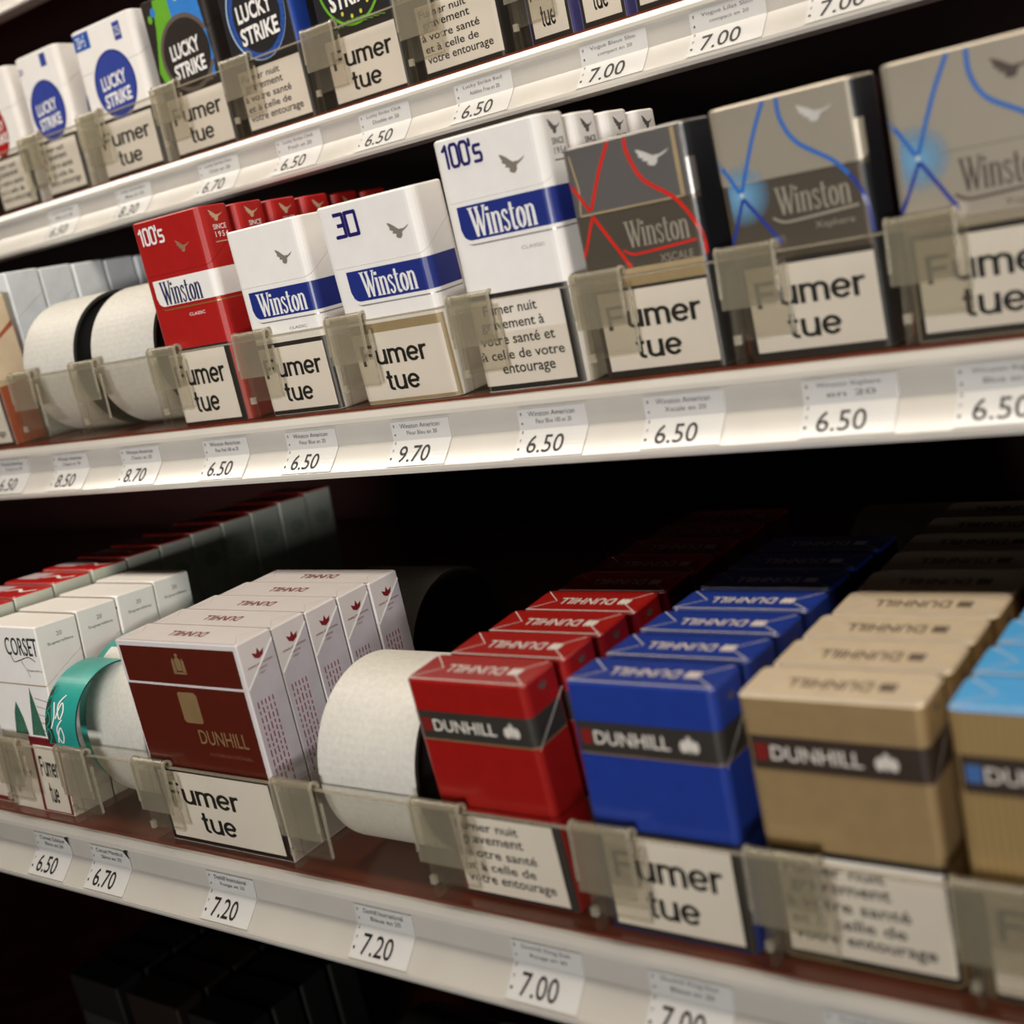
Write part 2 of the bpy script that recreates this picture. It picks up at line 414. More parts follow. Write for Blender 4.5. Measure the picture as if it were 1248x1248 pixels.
# ------------------------------------------------------------------ dividers with their clips
def clip_profile(top, bot, rad=0.0023, th=0.0009, yc=-0.0056):
    o_, i_ = [], []
    o_.append((yc - rad, bot)); i_.append((yc - rad + th, bot))
    n = 10
    for i in range(n + 1):
        a = math.pi - math.pi * i / n
        o_.append((yc + rad * math.cos(a), top - rad + rad * math.sin(a))); i_.append((yc + (rad - th) * math.cos(a), top - rad + (rad - th) * math.sin(a)))
    o_.append((yc + rad, top - rad - 0.002)); i_.append((yc + rad - th, top - rad - 0.002))
    return o_ + list(reversed(i_))


def divider(row, xl, where, top=0.0412, bot=0.0200, wd=0.0214):
    y0, z0, _ = ROWS[row]
    d = thing('shelf_divider', where, 'shelf divider', (xl, y0, z0), group='shelf dividers with clips')
    sx = (0.0036 if row == 3 else 0.0062) * (0.2233 - xl) / (y0 + 0.3977)
    b = MB(); b.extrude(clip_profile(top, bot), sx, sx + wd, M_CLIP, M_CLIPEDGE)
    b.build('clip', d)
    yc, rad = -0.0056, 0.0023; zc = top - rad
    for x0, x1 in ((sx + wd - 0.0006, sx + wd + 0.0004), (sx - 0.0003, sx + 0.0005)):
        P = [(yc + (rad + .0003) * math.cos(math.radians(a)), zc + (rad + .0003) * math.sin(math.radians(a))) for a in range(-20, 201, 20)]
        Q = [(yc + (rad - .0007) * math.cos(math.radians(a)), zc + (rad - .0007) * math.sin(math.radians(a))) for a in range(200, -21, -20)]
        b = MB()
        b.extrude([(yc - rad - .0003, bot + .004)] + list(reversed(P)) + list(reversed(Q)) + [(yc - rad + .0007, bot + .004)], x0, x1, M_CLIPEDGE)
        b.build('clip_rim', d)
    b = MB(); fz = 0.0095
    b.box(sx + 0.0030, sx + wd + 0.0030, -0.0067, -0.0059, fz, top - 0.006, M_FOOT)
    b.box(sx + 0.0030, sx + wd + 0.0030, -0.0070, -0.0058, fz - 0.0008, fz + 0.0002, M_FOOT)
    b.box(sx + 0.0024, sx + 0.0046, -0.0074, -0.0056, fz - 0.0018, fz + 0.0014, M_CLIPEDGE)
    b.box(sx + wd + 0.0025, sx + wd + 0.0031, -0.0068, -0.0058, fz, top - 0.008, M_CLIPEDGE)
    b.build('foot_plate', d)
    b = MB(); b.box(0.0040, 0.0049, 0.0008, 0.30, 0.0003, 0.0330, M_FOOT); b.build('divider_wall', d)
    b = MB(); b.box(0.0034, 0.0055, -0.0038, 0.0006, 0.0003, 0.0330, M_FOOT); b.build('front_post', d)
    return d


for xl, t in [(-.5005, 'divider clip left of the white pack with the first blue oval, upper shelf'), (-.4365, 'divider clip between the two white packs with blue ovals'),
              (-.3635, 'divider clip between the white blue-oval pack and the green and blue pack'), (-.3020, 'divider clip between the green and blue pack and the black blue-ring pack'),
              (-.2385, 'divider clip between the black blue-ring and black green-ring packs'), (-.1745, 'divider clip right of the black green-ring pack, upper shelf'),
              (-.1110, 'divider clip left of the narrow violet packs, upper shelf')]:
    divider(1, xl, t)
for xl, t in [(-.4250, 'divider clip right of the beige pack at the left end, middle shelf'), (-.3655, 'divider clip between the two white pusher drums, middle shelf'),
              (-.2970, 'divider clip left of the red pack, middle shelf'), (-.2315, 'divider clip between the red pack and the small white pack'),
              (-.1700, "divider clip left of the white pack marked 30"), (-.0998, "divider clip between the white packs marked 30 and 100's"),
              (-.0384, 'divider clip between the tall white pack and the grey red-line pack'), (.0227, 'divider clip between the grey red-line and grey blue-line packs'),
              (.0830, 'divider clip between the two grey blue-line packs, right side')]:
    divider(2, xl, t)
for xl, t in [(-.3560, 'divider clip at the left edge in front of the corset pack, lower shelf'), (-.3005, 'divider clip left of the teal and white drum, lower shelf'),
              (-.2411, 'divider clip between the teal drum and the wide brown pack'), (-.1510, 'divider clip right of the wide brown pack, lower shelf'),
              (-.0774, 'divider clip between the lone white drum and the bright red pack'), (-.0076, 'divider clip between the bright red pack and the royal blue pack'),
              (.0548, 'divider clip between the royal blue pack and the gold pack'), (.1149, 'divider clip right of the gold pack at the right edge')]:
    divider(3, xl, t, 0.0405, 0.0165, 0.0224)


# ------------------------------------------------------------------ pusher drums
def drum(row, x0, x1, y, R, label, m=M_FELT, side=M_DRUMSIDE, z=None):
    yy, z0, _ = ROWS[row]
    d = thing('pusher_drum', label, 'pusher drum', ((x0 + x1) / 2, yy + y + R, z0 + 0.0004), group='round pushers on the shelves')
    w2 = (x1 - x0) / 2; n = 72
    A = [(R * math.cos(2 * math.pi * i / n), R + R * math.sin(2 * math.pi * i / n)) for i in range(n)]
    B = [((R - .0018) * math.cos(2 * math.pi * i / n), R + (R - .0018) * math.sin(2 * math.pi * i / n)) for i in range(n)]
    b = MB(); V = []
    for P, x in ((A, -w2), (A, w2), (B, w2), (B, -w2)): V += [(x, p, q) for p, q in P]
    b.tris(V, [(j * n + i, ((j + 1) % 4) * n + i, ((j + 1) % 4) * n + (i + 1) % n, j * n + (i + 1) % n) for j in (0,) for i in range(n)], m)
    b.tris(V, [(j * n + i, ((j + 1) % 4) * n + i, ((j + 1) % 4) * n + (i + 1) % n, j * n + (i + 1) % n) for j in (1, 2, 3) for i in range(n)], side)
    o = b.build('sheet', d)
    for s in (-1, 1):
        b = MB(); x = s * (w2 - 0.004)
        b.face([(x, p, q) for p, q in (B if s > 0 else reversed(B))], M_DARKSIDE)
        hub = [(.009 * math.cos(2 * math.pi * i / 24), R + .009 * math.sin(2 * math.pi * i / 24)) for i in range(24)]
        b.extrude(hub, min(x, x + s * .0025), max(x, x + s * .0025), M_DARKSIDE)
        b.build('side_disc', d)
    return d


drum(2, -.4100, -.3620, 0.0008, 0.0375, 'left of two white pusher drums beside the beige pack, middle shelf')
drum(2, -.3460, -.2930, 0.0008, 0.0372, 'white pusher drum just left of the red pack, middle shelf')
drum(3, -.1265, -.0765, 0.0005, 0.0375, 'lone white pusher drum between the brown pack and the bright red pack')
drum(3, -.2300, -.1720, 0.112, 0.038, 'dark pusher drum behind the last wide brown pack, lower shelf')
drum(3, .0030, .0530, 0.215, 0.037, 'dark pusher drum deep behind the royal blue packs, lower shelf')
drum(4, -.2600, -.2050, 0.02, 0.038, 'dark pusher drum on the bottom shelf in shadow', M_DRUMSIDE)  # dark body colour stands in for the shade down here
# teal drum: printed teal roll with a white sheet over its right part
M_TEAL = mat('teal_print', (40, 150, 140), 0.4, coat=0.2, var=0.15, scale=60)
M_TEALD = mat('teal_dark', (14, 66, 62), 0.5)
td = drum(3, -.2940, -.2400, 0.0082, 0.0385, 'teal printed pusher drum with lace pattern and white front sheet, lower shelf', M_TEAL, M_TEALD)
b = MB(); n = 48; R = .0412
P = [(-R * math.cos(math.radians(a)), .0385 + R * math.sin(math.radians(a))) for a in [(-75 + i * 140 / n) for i in range(n + 1)]]
Q = [(-(R - .0012) * math.cos(math.radians(a)), .0385 + (R - .0012) * math.sin(math.radians(a))) for a in [(-75 + i * 140 / n) for i in range(n + 1)]]
b.extrude(P + list(reversed(Q)), -.0175, .0250, M_FELT); b.build('front_sheet', td)
M_LACE = mat('lace_print', (40, 66, 50), 0.5)


TCY, TCZ, TR = -.0467 + .0165, .0470, .0265            # loose printed sheet curling out over the guard


def TD(u, a, e):
    return (u, TCY - (TR + e) * math.cos(math.radians(a)), TCZ + (TR + e) * math.sin(math.radians(a)))


b = MB(); TA = [-9 + i * 3.2 for i in range(37)]
b.extrude([TD(0, a, 0)[1:] for a in TA] + [TD(0, a, -.0008)[1:] for a in reversed(TA)], -.0245, -.0010, M_TEAL, M_TEALD); b.build('printed_sheet', td)
b = MB()
for a in range(-8, 50, 2): b.face([TD(-.0243, a, .0001), TD(-.0185 - .003 * max(0, a) / 40, a, .0001), TD(-.0185 - .003 * max(0, a + 2) / 40, a + 2, .0001), TD(-.0243, a + 2, .0001)], M_LACE)
TDm = lambda u, a, e: TD(u, a * 1000, e)
for zz in (.000, .016, .032, .044):
    ribbon(b, TDm, M_TEAL, [(u, z) for u, z in smooth_curve([(-.0236, zz - .008), (-.0205, zz), (-.0222, zz + .008), (-.0238, zz + .002)], 4)], .0007, .0002)
for zz in (.004, .028):
    ribbon(b, TDm, M_PAPER, smooth_curve([(-.0160, zz - .010), (-.0125, zz + .006), (-.0105, zz - .002), (-.0130, zz - .010), (-.0150, zz + .004), (-.0110, zz + .014)], 5), .0010, .0003)
ribbon(b, TDm, M_PAPER, smooth_curve([(-.0195, .008), (-.0170, .020), (-.0185, .034)], 5), .0010, .0003)
b.build('lace_print', td)

# ------------------------------------------------------------------ price tags
TAGP = [(y - .0002, z) for y, z in reversed(FACE)]
TL = [0.0]
for a, c in zip(TAGP, TAGP[1:]): TL.append(TL[-1] + math.hypot(c[0] - a[0], c[1] - a[1]))


def tagmap(u, v, e):
    d = min(max(v, 0), 1) * TL[-1]
    for i in range(len(TAGP) - 1):
        if d <= TL[i + 1] + 1e-9:
            t = (d - TL[i]) / (TL[i + 1] - TL[i]); a, c = TAGP[i], TAGP[i + 1]
            y, z = a[0] + (c[0] - a[0]) * t, a[1] + (c[1] - a[1]) * t; break
    l = math.hypot(c[0] - a[0], c[1] - a[1]); ny, nz = -(c[1] - a[1]) / l, (c[0] - a[0]) / l
    return (u, y + ny * e, z + nz * e)


M_TAGINK = mat('tag_ink', (24, 22, 22), 0.55)


def price_tag(row, xc, price, l1, l2, label, wd=0.0335, ang=0.0, curl=False):
    y0, z0, _ = ROWS[row]
    o = MB(); N = 10; h = wd / 2
    for i in range(N):
        v0, v1 = .03 + .94 * i / N, .03 + .94 * (i + 1) / N
        o.face([tagmap(-h, v0, .00025), tagmap(h, v0, .00025), tagmap(h, v1, .00025), tagmap(-h, v1, .00025)], M_TAG)
        for s in (-1, 1):
            q = [tagmap(s * h, v0, .0), tagmap(s * h, v0, .00025), tagmap(s * h, v1, .00025), tagmap(s * h, v1, .0)]
            o.face(q if s < 0 else list(reversed(q)), M_TAG)
    if curl:
        p = tagmap(h, .97, .0003); o.face([tagmap(h - .004, .97, .0003), tagmap(h, .80, .0003), (h + .0005, p[1] - .002, p[2] + .001)], M_GREYINK)
    put(o, tagmap, M_TAGINK, price, -h + wd * .17, -h + wd * .70, .11, .47, .004, e=.0004)
    put(o, tagmap, M_GREYINK, l1, -h + wd * .16, -h + wd * .84, .83, .92, .0, e=.0004)
    put(o, tagmap, M_GREYINK, l2, -h + wd * .26, -h + wd * .78, .70, .78, .0, e=.0004)
    for k, dgt in enumerate('34271'):
        put(o, tagmap, M_TAGINK, dgt, -h + wd * .035, -h + wd * .065, .86 - k * .17, .91 - k * .17, .01, e=.0004)
    ob = o.build('price_tag', loc=(xc - .0020, y0, z0)); ob.name = 'price_tag'
    tag(ob, label, 'price tag', 'price tags on the shelf rails')


K = [(.052, '7.00', 'Vogue Lilas Slim', 'compact en 20', 'rightmost price tag 7.00 on the upper rail, cut by the frame'), (.001, '7.00', 'Vogue Lilas Slim', 'compact en 20', 'second 7.00 price tag from the right on the upper rail'),
     (-.053, '7.00', 'Vogue Bleue Slim', 'compact en 20', 'third 7.00 price tag from the right on the upper rail'), (-.124, '6.50', 'Lucky Strike Red', 'Additive Free en 20', 'price tag 6.50 on the upper rail above the tall white pack'),
     (-.186, '6.50', 'Lucky Strike Click', 'Double en 20', 'price tag 6.50 on the upper rail above the white pack marked 30'), (-.247, '6.50', 'Lucky Strike Click', 'Fresh en 20', 'price tag 6.50 on the upper rail above the red packs'),
     (-.311, '6.70', 'Lucky Strike Duo', 'Click en 20', 'blurred price tag 6.70 on the upper rail left of the red packs'), (-.388, '8.30', 'Lucky Strike Blue', 'Blue en 25', 'blurred price tag on the upper rail under the second blue-oval pack'),
     (-.460, '6.50', 'Lucky Strike Blue', 'Blue en 20', 'blurred leftmost price tag on the upper rail')]
for x, p, a, c, l in K: price_tag(1, x, p, a, c, l)
K = [(-.430, '6.50', 'Winston American', 'Classic en 20', 'blurred leftmost price tag on the middle rail, cut by the frame'), (-.373, '8.50', 'Winston American', 'Classic en 30', 'blurred price tag on the middle rail under the left white drum'),
     (-.311, '8.70', 'Winston American', 'Classic en 30', 'price tag 8.70 on the middle rail under the drum beside the red pack'), (-.244, '6.50', 'Winston American', 'Fleur Red 100 en 20', 'price tag 6.50 on the middle rail under the red pack'),
     (-.185, '6.50', 'Winston American', 'Fleur Blue en 20', 'price tag 6.50 on the middle rail under the small white pack'), (-.119, '9.70', 'Winston American', 'Fleur Bleu en 30', 'price tag 9.70 on the middle rail'),
     (-.051, '6.50', 'Winston American', 'Fleur Blue 100 en 20', 'price tag 6.50 on the middle rail under the tall white pack'), (.007, '6.50', 'Winston American', 'Xscale en 20', 'price tag 6.50 on the middle rail under the grey red-line pack'),
     (.069, '6.50', 'Winston Xsphere', 'en 20', 'price tag 6.50 on the middle rail under the grey blue-line pack'), (.120, '6.50', 'Winston Xsphere', 'Blue en 20', 'price tag 6.50 at the right edge of the middle rail')]
for x, p, a, c, l in K: price_tag(2, x, p, a, c, l, 0.0325)
K = [(-.314, '6.50', 'Corset Edition', 'Slims en 20', 'leftmost price tag 6.50 on the lower rail with a curled corner'), (-.268, '6.70', 'Corset Menthol', 'Slims en 20', 'price tag 6.70 on the lower rail'),
     (-.184, '7.20', 'Dunhill International', 'Rouge en 20', 'price tag 7.20 on the lower rail under the wide brown pack'), (-.097, '7.20', 'Dunhill International', 'Bleue en 20', 'price tag 7.20 on the lower rail under the lone white drum'),
     (-.022, '7.00', 'Dunhill King Size', 'Rouge en 20', 'price tag 7.00 on the lower rail under the bright red pack'), (.033, '7.00', 'Dunhill King Size', 'Bleue en 20', 'price tag 7.00 on the lower rail under the royal blue pack'),
     (.092, '7.00', 'Dunhill King Size', 'Gold en 20', 'price tag on the lower rail under the gold pack, mostly out of frame')]
for i, (x, p, a, c, l) in enumerate(K): price_tag(3, x, p, a, c, l, 0.0295, curl=i < 2)

# ------------------------------------------------------------------ pack designs
M_WRED = mat('pack_red', (168, 27, 24), 0.42, coat=0.08, var=0.05)
M_WWHITE = mat('pack_white', (236, 232, 226), 0.5, var=0.02, spec=0.35)
M_BLUE = mat('panel_blue', (32, 46, 122), 0.42, coat=0.1, var=0.06)
M_NAVYINK = mat('navy_ink', (28, 22, 96), 0.45)
M_SILVER = mat('silver_print', (160, 156, 150), 0.35, metal=0.4)
M_GOLDLN = mat('gold_line', (170, 130, 70), 0.35, metal=0.4)
M_TAUPE = mat('bird_taupe', (128, 118, 108), 0.5)
M_FRAME = mat('frame_black', (38, 34, 32), 0.45)
M_TAN = mat('tan_line_and_reflection', (168, 148, 112), 0.4)


def winston_panel(p, s0, z0, z1, fill, ink, line, ts0, ts1, tz0, tz1, wrap=True):
    mb = MB(); send = p.side_s(p.D - p.r) if wrap else p.W
    Rr = 0.0045; n = 60
    def band(a0, zb, zt, m, e):
        prev = None
        for i in range(n + 1):
            s = a0 + (send - a0) * i / n
            d = s - a0; lo = zb + (Rr - math.sqrt(max(0, Rr * Rr - (Rr - d) ** 2))) if d < Rr else zb
            q = (p.F(s, lo, e), p.F(s, zt, e))
            if prev: mb.face([prev[0], q[0], q[1], prev[1]], m)
            prev = q
    band(s0 + 0.0005, z0 - 0.0021, z1 - 0.004, line, 0.00005)
    band(s0 - 0.0002, z0 - 0.0015, z1 - 0.004, p.bodymat, 0.0001)
    band(s0, z0, z1, fill, 0.00016)
    put_serif(mb, p.F, ink, ts0, ts1, tz0, tz1, 0.00024, 1.3)
    mb.build('brand_panel', p.root)


def tear_marks(p, m, z0, z1):
    mb = MB(); z = z0
    while z < z1:
        ribbon(mb, p.F, m, [(.0022, z), (.0025, z + .0009)], .00022, .0001); z += .0032
    mb.build('tear_marks', p.root)


def side_bird(p, m, ink, zt):
    mb = MB(); D = p.D
    bird(mb, p.S, m, D * .30, D * .72, zt - .0075, zt - .002, .0001)
    put(mb, p.S, ink, 'SINCE', D * .34, D * .74, zt - .0112, zt - .0088, .01, e=.0001)
    put(mb, p.S, ink, '1954', D * .36, D * .76, zt - .0148, zt - .0122, .01, e=.0001, sp=1.3)
    ribbon(mb, p.S, m, [(D * .32, zt - .0168), (D * .78, zt - .0168)], .0005, .0001)
    mb.build('side_emblem', p.root)


def front_bird(p, m, s0, s1, z0, z1):
    mb = MB(); bird(mb, p.F, m, s0, s1, z0, z1, .0001); mb.build('bird_emblem', p.root)


def hundreds(p, m, s0, s1, z0, z1, w):          # squarish 100's made of strokes
    mb = MB(); kx = (s1 - s0) / 3.1; kz = z1 - z0
    ks = [0]
    def st(L):
        L = [(s0 + a * kx, z0 + b * kz) for a, b in L]
        for a, c in zip(L, L[1:]):
            ks[0] += 1; ribbon(mb, p.F, m, [a, c], w, .00012 + (ks[0] % 7) * 1.2e-5)
        for q in L:
            ks[0] += 1; polyfill(mb, p.F, m, ellipse(q[0], q[1], w / 2, w / 2, 8), .00022 + (ks[0] % 5) * 1.2e-5)
    st([(.02, .80), (.28, 1), (.28, 0)])
    for o_ in (.62, 1.46): st([(o_ + .12, 0), (o_, .12), (o_, .88), (o_ + .12, 1), (o_ + .48, 1), (o_ + .60, .88), (o_ + .60, .12), (o_ + .48, 0), (o_ + .12, 0)])
    st([(2.30, 1.04), (2.30, .78)])
    st([(3.08, .70), (2.62, .70), (2.56, .62), (2.56, .42), (2.62, .36), (3.02, .36), (3.08, .30), (3.08, .06), (3.02, 0), (2.54, 0)])
    mb.build('length_mark', p.root)


# A: red long packs
T = "red long pack marked 100's, {} from the front of its column, middle shelf"
p = Pack(T.format('first'), .0507, .0201, .1008, .0042, .0745, .088, M_WRED, M_WRED, 2, -.2814, -.0015, -.0133, 'red long packs in a column'); p.bodymat = M_WRED
winston_panel(p, .0062, .0595, .0722, M_WWHITE, mat('ink_navydark', (40, 40, 80), .5), M_GOLDLN, .0108, .0400, .0600, .0712)
hundreds(p, M_PAPER, .0056, .0230, .0896, .0970, .0012)
front_bird(p, mat('bird_redtaupe', (150, 110, 84), .5), .0300, .0400, .0825, .0885)
mb = MB(); put(mb, p.F, M_PAPER, 'CLASSIC', .0270, .0385, .0530, .0545); mb.build('variant_name', p.root)
tear_marks(p, mat('mark_pink', (214, 150, 140), .5), .048, .094); side_bird(p, mat('bird_gold', (190, 160, 130), .5), M_PAPER, .1005)
p.warning('tue', .0020, .0446, .0018, .0362, M_FRAME)
p.column(6, lambda k: T.format(ORD[k]), .0230)
# B: small white pack
p = Pack('small white pack with blue band between the red pack and the pack marked 30', .0476, .0205, .0862, .0040, .0600, .072, M_WWHITE, M_WWHITE, 2, -.2181, 0, .0007); p.bodymat = M_WWHITE
winston_panel(p, .0064, .0452, .0578, M_BLUE, M_PAPER, M_SILVER, .0112, .0418, .0462, .0566)
front_bird(p, M_TAUPE, .0300, .0405, .0672, .0740); tear_marks(p, M_SILVER, .040, .080)
mb = MB(); put(mb, p.F, M_SILVER, 'CLASSIC', .0270, .0385, .0385, .0398); mb.build('variant_name', p.root)
p.warning('tue', .0016, .0448, .0022, .0316, M_FRAME)
# C: white thirty pack
p = Pack('white pack marked 30 with blue band in the middle of the middle shelf', .0550, .0230, .0866, .0045, .0600, .074, M_WWHITE, M_WWHITE, 2, -.1562, -.0006, .034); p.bodymat = M_WWHITE
winston_panel(p, .0095, .0452, .0582, M_BLUE, M_PAPER, M_SILVER, .0170, .0470, .0464, .0572)
front_bird(p, M_TAUPE, .0385, .0500, .0674, .0744); tear_marks(p, M_SILVER, .040, .080)
mb = MB()
kk = 0
for pts in ([(.0104, .0822), (.0155, .0822), (.0155, .0730), (.0104, .0730)], [(.0116, .0776), (.0155, .0776)], [(.0172, .0822), (.0228, .0822), (.0228, .0730), (.0172, .0730), (.0172, .0822)]):
    for a, c in zip(pts, pts[1:]):
        kk += 1; ribbon(mb, p.F, M_NAVYINK, [a, c], .0016, .00012 + kk % 7 * 1.2e-5)
        polyfill(mb, p.F, M_NAVYINK, ellipse(c[0], c[1], .0008, .0008, 8), .00022 + kk % 7 * 1.2e-5)
mb.build('count_mark', p.root)
p.warning('tue', .0012, .0530, .0018, .0312, M_TAN, .0352, span=(.08, .79, .29, .64))  # label frame takes a tan reflection as its colour
# D: white long packs
T = "white long pack marked 100's with blue band, {} from the front, middle shelf"
p = Pack(T.format('first'), .0513, .0201, .1000, .0045, .0755, .089, M_WWHITE, M_WWHITE, 2, -.0874, -.0027, -.0005, 'white long packs in a column'); p.bodymat = M_WWHITE
winston_panel(p, .0064, .0605, .0738, M_BLUE, M_PAPER, M_SILVER, .0118, .0428, .0615, .0728)
front_bird(p, M_TAUPE, .0312, .0430, .0815, .0892); tear_marks(p, M_SILVER, .050, .092)
hundreds(p, M_NAVYINK, .0056, .0236, .0890, .0972, .0013)
mb = MB(); put(mb, p.F, M_SILVER, 'CLASSIC', .0330, .0440, .0535, .0548); mb.build('variant_name', p.root)
side_bird(p, mat('bird_dark', (96, 92, 92), .5), M_GREYINK, .0995)
p.warning(NUITD, .0020, .0460, .0024, .0370, M_FRAME)
p.column(4, lambda k: T.format(ORD[k]), .0232)

# E, F, G: grey foil packs with crossing lines
M_FOIL = mat('foil_grey', (128, 124, 120), 0.34, metal=0.5, coat=0.15, var=0.05, scale=30)
M_FOILD = mat('foil_dark', (98, 89, 77), 0.38, metal=0.4, coat=0.12, var=0.05, scale=30)
M_FOILL = mat('foil_light', (182, 172, 154), 0.38, metal=0.4, coat=0.12, var=0.05, scale=30)
M_RLINE = mat('line_red', (214, 40, 30), 0.35, coat=0.3)
M_BLINE = mat('line_blue', (50, 110, 190), 0.35, coat=0.3)
M_BLINED = mat('line_blue_deep', (44, 62, 150), 0.35, coat=0.3)
M_BLACKSIDE = mat('side_black', (34, 36, 40), 0.4, coat=0.1)
M_PALEBIRD = mat('bird_pale', (206, 202, 194), 0.5)
M_BROWNBIRD = mat('bird_brown', (84, 70, 62), 0.5)


def glow_mat():
    m = bpy.data.materials.new('node_print_blue'); m.use_nodes = True; nt = m.node_tree; b_ = nt.nodes['Principled BSDF']
    uv = nt.nodes.new('ShaderNodeUVMap'); mp = nt.nodes.new('ShaderNodeMapping'); mp.inputs['Location'].default_value = (-1, -1, 0); mp.inputs['Scale'].default_value = (2, 2, 2)
    g = nt.nodes.new('ShaderNodeTexGradient'); g.gradient_type = 'SPHERICAL'
    nt.links.new(uv.outputs[0], mp.inputs[0]); nt.links.new(mp.outputs[0], g.inputs[0])
    b_.inputs['Base Color'].default_value = (*s2l((120, 174, 212)), 1); b_.inputs['Roughness'].default_value = 0.35
    pw = nt.nodes.new('ShaderNodeMath'); pw.operation = 'POWER'; pw.inputs[1].default_value = 0.8
    nt.links.new(g.outputs['Fac'], pw.inputs[0]); nt.links.new(pw.outputs[0], b_.inputs['Alpha']); return m


M_GLOW = glow_mat()


def foil_pack(label, x, W, H, dy, dt, node, tops, curve, lidm, bodym, linem, lined, birdm, txt, tcol, ul, variant, low, glow, lidz, frame, birdbox):
    p = Pack(label, W, .0205, H, .0030, lidz, lidz + .012, bodym, lidm, 2, x, dy, dt, 'grey foil packs at the right of the middle shelf'); F = p.F
    mb = MB()                                       # black sides
    for z0, z1 in ((.001, lidz - .001), (lidz + .013, H - .001)):
        rect(mb, F, M_BLACKSIDE, W - .0020, p.side_s(p.D - p.r), z0, z1, .0001)
    mb.face([p.S(p.r, lidz - .001, .0001), p.S(p.D - p.r, lidz - .001, .0001), p.S(p.D - p.r, lidz + .013, .0001), p.S(p.r, lidz + .013, .0001)], M_BLACKSIDE)
    mb.build('side_panel', p.root)
    mb = MB()
    if glow:
        n = 32; i0 = len(mb.v); pts = ellipse(node[0], node[1] , .0105, .0105, n)
        polyfill(mb, F, M_GLOW, [(max(p.r + .0002, a), c) for a, c in pts], .00006)
    ng = len(mb.v)
    ribbon(mb, F, linem, smooth_curve([(tops[0], H - .0012), ((tops[0] * .6 + node[0] * .4) - .0004, H * .6 + node[1] * .4), (node[0] + .0004, node[1] + .0012)], 6), .0013, .00012)
    ribbon(mb, F, linem, [(0.0004, node[1] + .0142), (node[0] - .0003, node[1] + .0010)], .0013, .00012)
    ribbon(mb, F, lined, [(node[0] + .0006, node[1] - .0012), low], .0013, .00012)
    ribbon(mb, F, lined, [(node[0] + .0003, node[1] - .0012), (.0014, node[1] - .0160)], .0011, .00012)
    cv = smooth_curve([(tops[1], H - .0012)] + curve, 8); k = int(len(cv) * .66)
    ribbon(mb, F, linem, cv[:k + 1], .0014, .00014); ribbon(mb, F, lined, cv[k:], .0013, .00014)
    if glow: polyfill(mb, F, M_PALEBIRD, ellipse(node[0] + .0002, node[1] + .0002, .0007, .0007, 10), .0002)
    o = mb.build('line_print', p.root)
    if glow:
        uvl = o.data.uv_layers.new(name='UVMap')
        for l in o.data.loops:
            v = o.data.vertices[l.vertex_index].co; uvl.data[l.index].uv = (.5 + (v.x + W / 2 - node[0]) / .021, .5 + (v.z - node[1]) / .021)
    mb = MB(); put_serif(mb, F, tcol, *txt, .00016, 1.1)
    ribbon(mb, F, ul, smooth_curve([(txt[0] - .0022, txt[2] - .0004), (txt[0] + .001, txt[2] - .0022), (txt[0] + .006, txt[2] - .0024), (txt[1] + .002, txt[2] - .0010)], 6), .0009, .00016)
    put(mb, F, tcol, variant, txt[0] + .012, txt[1], txt[2] - .0068, txt[2] - .0040, e=.00016, bold=-.005)
    mb.build('brand_name', p.root)
    front_bird(p, birdm, *birdbox)
    return p


def edge_lines(p, m, lidz):
    mb = MB()
    ribbon(mb, p.F, m, [(.0034, p.H - .003), (.0050, lidz + .010), (.0036, lidz + .0006)], .0007, .0001)
    ribbon(mb, p.F, m, [(.0036, lidz + .0006), (.0465, lidz + .0006)], .0007, .0001)
    ribbon(mb, p.F, m, [(.0462, lidz + .0004), (.0462, p.H - .001)], .0016, .0001)
    mb.build('lid_trim', p.root)


p = foil_pack('grey foil pack with crossing red lines, right of the tall white pack', -.0306, .0515, .0856, -.0001, .0066, (.0080, .0612), (.0204, .0272),
              [(.0274, .0790), (.0318, .0692), (.0432, .0603), (.0500, .0490), (.0512, .0400)], M_FOIL, M_FOILD, M_RLINE, M_RLINE, M_PALEBIRD,
              (.0208, .0462, .0466, .0560), M_FOILL, M_RLINE, 'XSCALE', (.0206, .0395), False, .0604, None, (.0306, .0440, .0730, .0795))
edge_lines(p, M_TAN, .0604)
mb = MB(); rect(mb, p.F, M_TAN, .0004, p.W - .001, .0330, .0395, .00004); mb.build('tan_reflection_band', p.root)  # tan reflection above the label, painted as a band
p.warning('tue', .0034, .0492, .0024, .0318, M_FRAME, .0330)
p = foil_pack('grey foil pack with one blue node and lines, second from the right edge', .0296, .0514, .0862, .0004, .0248, (.0076, .0568), (.0205, .0252),
              [(.0256, .0780), (.0300, .0700), (.0420, .0610), (.0490, .0500), (.0504, .0378)], M_FOILL, M_FOILD, M_BLINE, M_BLINED, M_PALEBIRD,
              (.0196, .0450, .0482, .0572), M_FOILL, M_FOILL, 'Xsphere', (.0190, .0395), True, .0604, None, (.0312, .0435, .0752, .0812))
edge_lines(p, M_FOILL, .0604)
p.warning('tue', .0038, .0492, .0028, .0322, M_FRAME)
p = foil_pack('grey foil pack with a blue node and brown bird, at the right edge', .0880, .0520, .0868, .0001, 0, (.0084, .0572), (.0208, .0264),
              [(.0268, .0780), (.0310, .0705), (.0430, .0625), (.0500, .0520), (.0512, .0390)], M_FOILL, M_FOILL, M_BLINE, M_BLINED, M_BROWNBIRD,
              (.0205, .0460, .0450, .0548), M_BROWNBIRD, M_BROWNBIRD, 'Xsphere', (.0190, .0400), True, .0575, None, (.0325, .0450, .0745, .0812))
p.warning('tue', .0040, .0495, .0030, .0324, M_FRAME)

